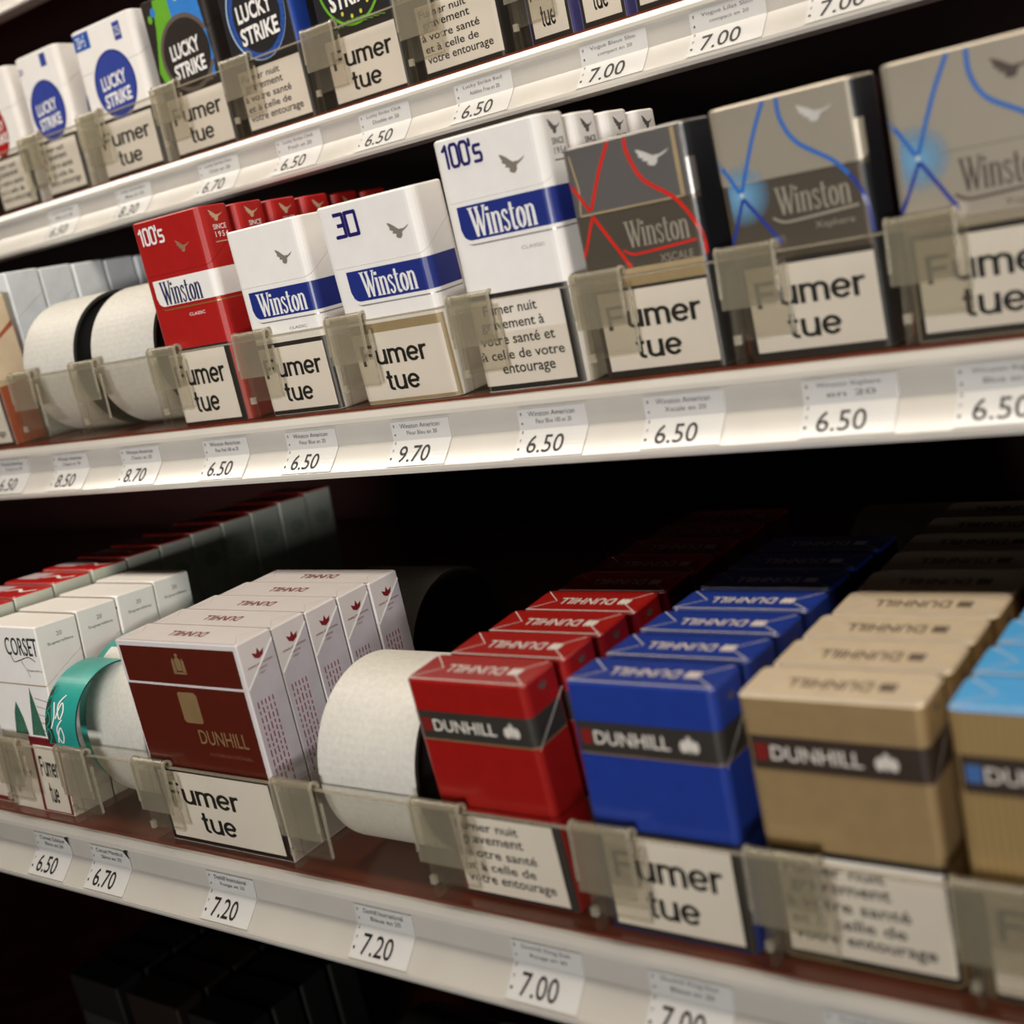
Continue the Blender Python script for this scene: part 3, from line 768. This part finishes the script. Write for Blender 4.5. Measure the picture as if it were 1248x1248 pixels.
# ------------------------------------------------------------------ lower shelf packs
M_HWHITE = mat('carton_white', (214, 207, 205), 0.4, coat=0.2, var=0.02)
M_HBROWN = mat('carton_brown', (84, 29, 18), 0.3, coat=0.5, var=0.05)
M_HGOLD = mat('print_gold', (150, 122, 84), 0.4, metal=0.3)
M_HRED = mat('print_darkred', (120, 24, 34), 0.5)
M_HSMALL = mat('print_faded_red', (140, 66, 78), 0.5)
M_SEAM = mat('cut_edge_white', (244, 242, 238), 0.5)


def top_text(p, m, txt, x0, x1, y0, y1, crestm=None, skew=0.0):
    mb = MB(); put(mb, p.Tp, m, txt, x0, x1, y0, y1, .012, rot180=True, e=.0001)
    if crestm:
        for q in (-.0016, 0, .0016): polyfill(mb, p.Tp, crestm, ellipse(x1 + .0045 + q, (y0 + y1) / 2, .0009, (y1 - y0) * .5, 10), .0001)
    mb.build('top_print', p.root)


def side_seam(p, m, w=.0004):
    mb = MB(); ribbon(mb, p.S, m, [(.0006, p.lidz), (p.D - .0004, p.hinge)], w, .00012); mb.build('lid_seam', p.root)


# H: wide brown packs with white edges
T = 'wide white pack with brown front, {} from the front, lower shelf'
p = Pack(T.format('first'), .0776, .0184, .0944, .0006, .0752, .0905, M_HWHITE, M_HWHITE, 3, -.2285, -.0009, -.0100, 'wide brown fronted packs in a column')
mb = MB(); rect(mb, p.F, M_HBROWN, .0022, .0752, .0757, .0918, .00006); rect(mb, p.F, M_HBROWN, .0010, .0752, .0012, .0746, .00006); mb.build('front_panel', p.root)
mb = MB(); polyfill(mb, p.F, M_HGOLD, [(.0325, .0716), (.0338, .0722), (.0430, .0722), (.0446, .0710), (.0446, .0592), (.0436, .0584), (.0338, .0584), (.0326, .0594)], .00012)
put(mb, p.F, M_HGOLD, 'DUNHILL', .0392, .0690, .0492, .0556, .004, e=.00012); put(mb, p.F, mat('print_gold_dim', (118, 70, 48), .5), 'INTERNATIONAL', .0430, .0695, .0440, .0456, e=.00012)
crest(mb, p.F, M_HGOLD, .0335, .0440, .0808, .0895, .00012); mb.build('brand_name', p.root)
side_seam(p, M_SEAM, .0010)
mb = MB(); polyfill(mb, p.S, mat('side_lilac', (186, 180, 186), .45), [(.0006, .0010), (p.D - .0004, .0010), (p.D - .0004, .0895), (.0006, .0746)], .00005); mb.build('side_panel', p.root)
mb = MB(); maple(mb, p.S, M_HRED, .0095, .0850, .0046, .0001)
put(mb, p.S, M_HRED, 'DUNHILL INTERNATIONAL', .0030, .0160, .0826, .0835, e=.0001); put(mb, p.S, M_HRED, 'LONDON', .0066, .0122, .0806, .0815, e=.0001); put(mb, p.S, M_HRED, '1907', .0076, .0110, .0788, .0796, e=.0001)
for j in range(5):                                   # rows of small unreadable print running down the side
    z = .069
    y = .0030 + j * .0020
    while z > .030 + (j % 2) * .006:
        l = random.uniform(.0012, .0034); ribbon(mb, p.S, M_HSMALL, [(y, z), (y, z - l)], .0006, .0001); z -= l + .0010
mb.build('side_print', p.root)
top_text(p, M_HRED, 'DUNHILL', .0270, .0500, .0062, .0112)
M_GLINT = mat('film_fold_glint', (232, 226, 220), 0.2, coat=0.6)
mb = MB()  # glints along the film folds, drawn as white ribbons
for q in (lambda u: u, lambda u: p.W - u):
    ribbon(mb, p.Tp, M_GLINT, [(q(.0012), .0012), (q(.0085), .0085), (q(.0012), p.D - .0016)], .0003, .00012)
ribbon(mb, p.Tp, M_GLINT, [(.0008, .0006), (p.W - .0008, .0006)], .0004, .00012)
mb.build('film_fold_glint', p.root)
p.warning('tue', .0030, .0735, .0022, .0340, M_FRAME, span=(.04, .69, .30, .60))
p.column(5, lambda k: T.format(ORD[k]), .0192)

M_DBAND = mat('band_charcoal', (54, 50, 46), 0.35, coat=0.3)
M_DINK = mat('band_ink', (216, 208, 196), 0.45)
M_GLINT = mat('film_fold_glint', (232, 226, 220), 0.2, coat=0.6)


def dunhill(label, x, W, H, dy, dt, body, band, ink, sq, topm, topink, group, wk, fsize=.0034, bandz=(.0632, .0738), kind=None, lip=None):
    p = Pack(label, W, .0201, H, .0028, .0620, .076, body, body, 3, x, dy, dt, group, top=topm); F = p.F; z0, z1 = bandz
    mb = MB(); rect(mb, F, lip or M_HGOLD, .0004, p.side_s(p.D - p.r), z0 - .0006, z1, .00005); rect(mb, F, band, .0004, p.side_s(p.D - p.r), z0, z1, .0001)
    rect(mb, F, sq, .0032, .0072, z0 + .0028, z1 - .0026, .00015)
    put(mb, F, ink, 'DUNHILL', .0080, .0352, z0 + .0030, z1 - .0030, .014, e=.00018); knot(mb, F, ink, .0385, .0452, z0 + .0028, z1 - .0020, .00018)
    mb.build('brand_band', p.root)
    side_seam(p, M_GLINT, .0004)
    mb = MB(); maple(mb, p.S, M_GREYINK, .0100, .0800, .0034, .0001); mb.build('side_print', p.root)
    top_text(p, topink, 'DUNHILL', .0120, .0370, .0068, .0125, topink)
    mb = MB()            # glints of the folded film ends, painted as white lines on the top
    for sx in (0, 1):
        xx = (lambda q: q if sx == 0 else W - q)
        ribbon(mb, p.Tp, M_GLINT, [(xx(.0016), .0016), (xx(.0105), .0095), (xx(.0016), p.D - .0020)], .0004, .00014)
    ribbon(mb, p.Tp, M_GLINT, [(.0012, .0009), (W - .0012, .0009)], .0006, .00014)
    mb.build('film_fold_glint', p.root)
    p.warning(kind, *wk, M_FRAME)
    return p


M_DRED = mat('dun_red', (150, 24, 20), 0.28, coat=0.5, var=0.06, scale=170, bump=0.06)
M_DBLUE = mat('dun_blue', (34, 58, 142), 0.28, coat=0.5, var=0.06, scale=170, bump=0.06)
M_DGOLD = mat('dun_gold', (176, 148, 104), 0.36, metal=0.35, coat=0.4, var=0.05, scale=170, bump=0.06)
M_DGOLDTOPLIT = mat('dun_gold_top_lit', (226, 206, 176), 0.36, metal=0.25, coat=0.4, var=0.05, scale=170, bump=0.06)  # same gold, lightened for the overhead light on the tops
M_LBLUE = mat('light_blue_top', (84, 170, 232), 0.3, coat=0.6, var=0.05)
M_DIMINK = mat('top_ink_brown', (98, 84, 72), 0.5)
M_PALEINK = mat('top_ink_pale', (206, 196, 190), 0.45)
M_SQRED = mat('square_red', (120, 30, 26), 0.4)
M_SQBLUE = mat('square_blue', (66, 104, 160), 0.4)
T = 'bright red pack with charcoal band, {} from the front of its column, lower shelf'
p = dunhill(T.format('first'), -.0659, .0511, .0856, .0025, .0319, M_DRED, M_DBAND, M_DINK, M_SQRED, None, M_PALEINK, 'bright red packs in a column', (.0034, .0480, .0020, .0332), kind=NUIT5)
p.column(9, lambda k: T.format(ORD[k]), .0240)
T = 'royal blue pack with charcoal band, {} from the front of its column, lower shelf'
p = dunhill(T.format('first'), -.0008, .0529, .0871, .0002, -.0305, M_DBLUE, M_DBAND, M_DINK, M_SQRED, None, M_PALEINK, 'royal blue packs in a column', (.0034, .0492, .0022, .0346), kind='tue')
p.column(7, lambda k: T.format(ORD[k]), .0232)
T = 'gold pack with dark band, {} from the front of its column, lower shelf'
p = dunhill(T.format('first'), .0589, .0539, .0862, .0037, .0045, M_DGOLD, mat('band_brown', (58, 46, 38), .4, coat=.3), M_DINK, M_SQRED, M_DGOLDTOPLIT, M_DIMINK, 'gold packs in a column', (.0034, .0526, .0030, .0360), kind=NUIT5)
p.column(9, lambda k: T.format(ORD[k]), .0234)


def stripe_mat():
    m = mat('gold_striped', (172, 140, 88), 0.36, metal=0.3, coat=0.4); nt = m.node_tree; b_ = nt.nodes['Principled BSDF']
    wv = nt.nodes.new('ShaderNodeTexWave'); wv.bands_direction = 'X'; wv.inputs['Scale'].default_value = 150; wv.inputs['Distortion'].default_value = 0.6
    tc = nt.nodes.new('ShaderNodeTexCoord'); nt.links.new(tc.outputs['Object'], wv.inputs['Vector'])
    r = nt.nodes.new('ShaderNodeValToRGB'); r.color_ramp.elements[0].color = (*s2l((150, 118, 70)), 1); r.color_ramp.elements[1].color = (*s2l((196, 168, 116)), 1)
    nt.links.new(wv.outputs['Fac'], r.inputs[0]); nt.links.new(r.outputs[0], b_.inputs['Base Color']); return m


T = 'light blue topped gold striped pack, {} from the front at the right edge'
p = dunhill(T.format('first'), .1190, .0530, .0870, .0020, .0, stripe_mat(), mat('band_brown', (58, 46, 38)), M_DINK, M_SQBLUE, M_LBLUE, M_LBLUE, 'light blue topped packs in a column', (.0034, .0500, .0025, .0345), kind='tue')
p.column(7, lambda k: T.format(ORD[k]), .0232)

# corset packs: slim white packs, left of the lower shelf
M_LACEGREEN = mat('corset_green', (58, 104, 84), 0.5, var=0.3, scale=600)
M_CORSETINK = mat('corset_ink', (50, 62, 58), 0.5)
T = 'slim white pack with green corset print, {} from the front, lower shelf'
p = Pack(T.format('first'), .0500, .0225, .0940, .0008, .0650, .078, M_WWHITE, M_WWHITE, 3, -.3540, .0000, -.10, 'slim corset packs in a column'); F = p.F
mb = MB()
put(mb, F, M_CORSETINK, 'CORSET', .0222, .0492, .0796, .0886, .004); ribbon(mb, F, M_CORSETINK, smooth_curve([(.025, .081), (.027, .0765), (.033, .0775), (.040, .0790), (.045, .0770)], 6), .0005, .0001)
ribbon(mb, F, M_CORSETINK, smooth_curve([(.033, .0770), (.037, .0720), (.038, .0690)], 4), .0003, .0001)
put(mb, F, M_GREYINK, 'Superslims', .0375, .0492, .0716, .0730, e=.0001)
ribbon(mb, F, M_TAN, [(.0010, .0650), (.0495, .0650)], .0006, .0001)
mb.build('brand_name', p.root)
mb = MB()
for cx, w_, zt in ((.0345, .0062, .0640), (.0200, .0062, .0560)):
    polyfill(mb, F, M_LACEGREEN, [(max(.0004, cx - w_ * .9), .0395), (min(.0498, cx + w_ * .9), .0395), (min(.0498, cx + w_ * .6), .048), (max(.0004, cx), zt), (max(.0004, cx - w_ * .5), .050)], .0001)
for z in (.0425, .0465, .0505, .0545, .0585):
    ribbon(mb, F, M_CORSETINK, [(.0375, z), (.0475, z - .0012)], .00025, .00012)
mb.build('corset_print', p.root)
mb = MB(); put(mb, p.S, M_GREYINK, 'Superslims', .0050, .0190, .0830, .0848, e=.0001); put(mb, p.S, M_SILVER, '20', .0105, .0135, .0868, .0890, e=.0001); mb.build('side_print', p.root)
p.warning('tue', .0265, .0472, .0010, .0345, M_HRED, .0385, span=(.12, .82, .30, .64))
mb = MB(); rect(mb, F, M_LABEL, .0025, .0235, .0010, .0370, .00015); put(mb, F, M_GREYINK, 'Fumer tue', .0050, .0200, .0180, .0215, e=.0002); mb.build('side_label', p.root)
p.column(4, lambda k: T.format(ORD[k]), .0232)
# red and white topped packs left of the corset packs
M_GREEN = mat('side_greygreen', (186, 192, 180), 0.45, var=0.05)
M_REDTOP = mat('top_red', (196, 28, 26), 0.3, coat=0.4)
T = 'red topped pack with pale green-grey side, {} from the front, lower left'
p = Pack(T.format('first'), .0470, .0225, .1000, .0010, .0650, .080, M_GREEN, M_GREEN, 3, -.4040, .0010, -.10, 'red topped packs in a column at the left', top=M_REDTOP)
mb = MB(); rect(mb, p.Tp, mat('top_white_shaded', (206, 190, 196), .4, coat=.3), .0015, .0200, .0070, .0190, .0001)  # white field with the tint of shade put into its colour
ribbon(mb, p.Tp, M_PAPER, smooth_curve([(.022, .010), (.030, .014), (.038, .010), (.046, .014)], 4), .0020, .0001); mb.build('top_print', p.root)
mb = MB(); polyfill(mb, p.S, mat('side_leafgreen', (160, 172, 158), .5), ellipse(.0115, .082, .006, .0045, 16), .0001); mb.build('side_print', p.root)
p.warning('tue', .0050, .0450, .0030, .0380, M_HRED)
p.column(11, lambda k: T.format(ORD[k]), .0232)

# left end of the middle shelf: beige pack and taller pale packs behind it
M_BEIGE = mat('pack_beige', (226, 204, 170), 0.45, var=0.08, scale=60)
M_BRICK = mat('pack_brick', (176, 92, 60), 0.45, var=0.1)
p = Pack('beige pack with brick-orange lower part at the left end of the middle shelf', .0500, .0210, .0850, .0015, .0560, .070, M_BRICK, M_BEIGE, 2, -.4860, .0005, 0)
mb = MB(); polyfill(mb, p.S, M_BEIGE, [(.0005, .034), (.0205, .036), (.0205, .0665), (.0005, .0555)], .0001); mb.build('side_flap', p.root)
p.warning(NUIT5, .0030, .0470, .0020, .0330, M_FRAME)
M_PALE = mat('pack_palegrey', (214, 220, 222), 0.4, coat=0.2)
T = 'tall pale grey pack behind the beige pack, {} in its column'
p = Pack(T.format('first'), .0490, .0225, .0975, .0015, .0700, .084, M_PALE, M_PALE, 2, -.4870, .0240, -.03, 'tall pale packs behind the beige pack')
mb = MB(); polyfill(mb, p.S, M_GREEN, [(.002, .004), (.0205, .004), (.0205, .060), (.002, .060)], .0001); mb.build('side_print', p.root)
p.column(8, lambda k: T.format(ORD[k]), .0232)

# ------------------------------------------------------------------ upper shelf packs
M_LBLUEINK = mat('oval_blue', (52, 68, 150), 0.4, coat=0.2)
M_LBLUED = mat('oval_blue_rim', (40, 52, 130), 0.4, coat=0.2)
M_OVGREY = mat('oval_foot', (140, 134, 150), 0.4)
M_LDARK = mat('pack_darkbrown', (48, 42, 38), 0.35, coat=0.3)
M_LBLACK = mat('pack_black', (40, 38, 38), 0.35, coat=0.3)
M_LGREEN = mat('print_green', (104, 170, 44), 0.4, coat=0.2)
M_LSKY = mat('print_sky', (52, 126, 204), 0.4, coat=0.2)
M_RING = mat('ring_grey', (96, 86, 78), 0.4)
M_LTEXT = mat('lucky_white', (236, 234, 230), 0.45)


def lucky(mb, F, cx, zc, rx, rz, fill, rim, txtm, tw=.0215, rimw=.0014, shadow=None):
    polyfill(mb, F, rim, ellipse(cx, zc, rx, rz), .00008); polyfill(mb, F, fill, ellipse(cx, zc, rx - rimw, rz - rimw), .00014)
    rise = .0012; tz = tw / .0235
    if shadow:
        put(mb, F, shadow, 'LUCKY', cx - tw * .47, cx + tw * .42, zc - .0022 * tz, zc + .0052 * tz, .04, e=.0002, rise=rise)
        put(mb, F, shadow, 'STRIKE', cx - tw * .48, cx + tw * .47, zc - .0106 * tz, zc - .0032 * tz, .04, e=.0002, rise=rise)
    put(mb, F, txtm, 'LUCKY', cx - tw * .45, cx + tw * .40, zc - .0018 * tz, zc + .0048 * tz, .03, e=.00026, rise=rise)
    put(mb, F, txtm, 'STRIKE', cx - tw * .46, cx + tw * .45, zc - .0102 * tz, zc - .0036 * tz, .03, e=.00026, rise=rise)


UG = 'front packs on the upper shelf'
# white pack with a red oval
p = Pack('white pack with a red oval, leftmost on the upper shelf and cut by the frame', .0440, .0210, .0865, .0040, .0620, .074, M_WWHITE, M_WWHITE, 1, -.5370, 0, -.01, UG)
mb = MB(); lucky(mb, p.F, .0190, .0510, .0110, .0165, M_WRED, mat('oval_red', (150, 26, 24), .4), M_LTEXT); mb.build('brand_oval', p.root)
p.warning(NUIT5, .0030, .0410, .0030, .0330, M_FRAME)
# white pack, blue oval
p = Pack('white pack with small lilac corner marks and a blue oval, left on the upper shelf', .0440, .0210, .0865, .0040, .0620, .074, M_WWHITE, M_WWHITE, 1, -.4830, 0, -.02, UG)
mb = MB(); lucky(mb, p.F, .0225, .0515, .0172, .0182, M_LBLUEINK, M_LBLUED, M_LTEXT, .0250); rect(mb, p.F, M_OVGREY, .0150, .0300, .0332, .0372, .0001)
rect(mb, p.F, M_LBLUEINK, .0270, .0330, .0765, .0840, .0001); put(mb, p.F, M_LBLUEINK, '20', .0030, .0075, .0765, .0800); mb.build('brand_oval', p.root)
mb = MB(); polyfill(mb, p.S, M_LBLUED, ellipse(.0165, .0475, .0035, .0100, 20), .0001); mb.build('side_print', p.root)
p.warning(NUIT5, .0030, .0412, .0032, .0331, M_FRAME)
# wider white pack, blue oval, blue corner block
p = Pack('white pack with a solid blue corner block and a large blue oval, upper shelf', .0588, .0220, .0870, .0045, .0620, .074, M_WWHITE, M_WWHITE, 1, -.4228, 0, -.0191, UG)
mb = MB(); lucky(mb, p.F, .0315, .0515, .0190, .0192, M_LBLUEINK, M_LBLUED, M_LTEXT, .0275); rect(mb, p.F, M_OVGREY, .0225, .0400, .0332, .0368, .0001)
rect(mb, p.F, mat('corner_blue', (30, 84, 170), .4), .0025, .0180, .0755, .0850, .0001); put(mb, p.F, M_LTEXT, '20+5', .0055, .0140, .0770, .0835, e=.0002)
rect(mb, p.F, M_LBLUEINK, .0410, .0475, .0735, .0835, .0001); put(mb, p.F, M_LTEXT, '25', .0420, .0465, .0760, .0810, e=.0002); mb.build('brand_oval', p.root)
p.warning('tue', .0030, .0558, .0027, .0322, M_FRAME)
# dark pack with green and blue
p = Pack('dark pack with green and blue colour fields, upper shelf', .0527, .0210, .0862, .0030, .0620, .074, M_LDARK, M_LDARK, 1, -.3549, .0005, -.0059, UG)
mb = MB(); polyfill(mb, p.F, M_LGREEN, [(.0040, .0480), (.0065, .0420), (.0110, .0400), (.0300, .0520), (.0260, .0700), (.0240, .0850), (.0120, .0850), (.0100, .0700)], .00004)
polyfill(mb, p.F, M_LSKY, [(.0240, .0850), (.0250, .0680), (.0400, .0420), (.0480, .0360), (.0500, .0480), (.0470, .0850)], .00005)
polyfill(mb, p.F, M_LSKY, ellipse(.0105, .0790, .0021, .0026, 14), .00008); polyfill(mb, p.F, M_LGREEN, ellipse(.0070, .0760, .0018, .0022, 14), .00006)
polyfill(mb, p.F, mat('print_lime', (190, 220, 130), .4), [(.0300, .0800), (.0420, .0830), (.0420, .0860), (.0290, .0860)], .00008)
lucky(mb, p.F, .0300, .0530, .0215, .0205, M_LDARK, M_RING, M_LTEXT, .0290, .0024, M_INK); rect(mb, p.F, M_RING, .0220, .0460, .0352, .0372, .0001); mb.build('brand_oval', p.root)
p.warning('tue', .0030, .0508, .0024, .0322, M_FRAME)
# black pack, blue ring
M_RBLUE = mat('ring_blue', (64, 128, 206), 0.35, coat=0.3)
p = Pack('black pack with a glossy blue ring, upper shelf', .0520, .0210, .0876, .0030, .0620, .074, M_LBLACK, M_LBLACK, 1, -.2906, -.0017, .002, UG)
mb = MB(); polyfill(mb, p.F, mat('ring_pale', (164, 192, 228), .35), ellipse(.0265, .0580, .0216, .0235), .00004); polyfill(mb, p.F, M_LBLACK, ellipse(.0269, .0580, .0210, .0229), .00006)
lucky(mb, p.F, .0270, .0575, .0204, .0222, M_LBLACK, mat('ring_blue_dots', (40, 76, 150), .4, var=.5, scale=900), M_LTEXT, .0315, .0030, M_INK); mb.build('brand_oval', p.root)
mb = MB(); rect(mb, p.F, mat('side_blue', (36, 66, 150), .35), p.W - .0015, p.side_s(.012), .036, .085, .0001); mb.build('side_print', p.root)
p.warning(NUIT5, .0030, .0500, .0026, .0325, M_FRAME)
# black pack, green ring
p = Pack('black pack with a lime green ring, upper shelf', .0520, .0210, .0875, .0030, .0620, .074, M_LBLACK, M_LBLACK, 1, -.2260, -.0003, -.0049, UG)
mb = MB(); lucky(mb, p.F, .0265, .0580, .0210, .0225, M_LBLACK, M_LGREEN, M_LTEXT, .0315, .0014, M_INK)
for a in range(0, 360, 24): polyfill(mb, p.F, mat('dot_yellow', (206, 200, 70), .4), ellipse(.0265 + .0150 * math.cos(math.radians(a)), .0580 + .0180 * math.sin(math.radians(a)), .0009, .0011, 8), .0002)
for k in range(4): ribbon(mb, p.F, M_LGREEN, smooth_curve([(.014 + k * .003, .0365), (.022 + k * .003, .0385), (.034 + k * .004, .0360)], 5), .0004, .0003)
mb.build('brand_oval', p.root)
p.warning('tue', .0030, .0500, .0022, .0322, M_FRAME)
# dark pack with the long warning, top out of frame
p = Pack('dark grey pack with the long warning text, right of the green ring pack', .0500, .0210, .0870, .0030, .0620, .074, M_LBLACK, M_LBLACK, 1, -.1655, 0, 0, UG)
mb = MB(); rect(mb, p.F, M_RING, .004, .046, .045, .080, .0001); mb.build('brand_oval', p.root)
p.warning(NUIT5, .0030, .0492, .0030, .0332, M_FRAME)
M_VIOLET = mat('pack_violet', (104, 100, 176), 0.4, coat=0.2)
for i, (x, w_) in enumerate([(-.1010, .0235), (-.0735, .0235), (-.0460, .0235)]):
    p = Pack(['narrow violet pack right of the dark grey pack, upper shelf', 'narrow violet pack, second of three at the top edge', 'narrow violet pack, rightmost at the top edge'][i], w_, .0400, .0870, .0015, .0620, .080, M_VIOLET, M_VIOLET, 1, x, 0, 0, UG)
    mb = MB(); rect(mb, p.F, M_SILVER, .003, w_ - .003, .045, .070, .0001); mb.build('brand_block', p.root)
    p.warning('tue', .0028, w_ - .0022, .0030, .0330, M_FRAME)

# ------------------------------------------------------------------ bottom shelf in the dark
M_D1 = mat('shaded_carton_grey', (22, 21, 20), 0.55); M_D2 = mat('shaded_carton_rust', (34, 21, 15), 0.55); M_D3 = mat('shaded_carton_navy', (20, 26, 46), 0.5)  # carton colours darkened to carry the shade of the bottom shelf
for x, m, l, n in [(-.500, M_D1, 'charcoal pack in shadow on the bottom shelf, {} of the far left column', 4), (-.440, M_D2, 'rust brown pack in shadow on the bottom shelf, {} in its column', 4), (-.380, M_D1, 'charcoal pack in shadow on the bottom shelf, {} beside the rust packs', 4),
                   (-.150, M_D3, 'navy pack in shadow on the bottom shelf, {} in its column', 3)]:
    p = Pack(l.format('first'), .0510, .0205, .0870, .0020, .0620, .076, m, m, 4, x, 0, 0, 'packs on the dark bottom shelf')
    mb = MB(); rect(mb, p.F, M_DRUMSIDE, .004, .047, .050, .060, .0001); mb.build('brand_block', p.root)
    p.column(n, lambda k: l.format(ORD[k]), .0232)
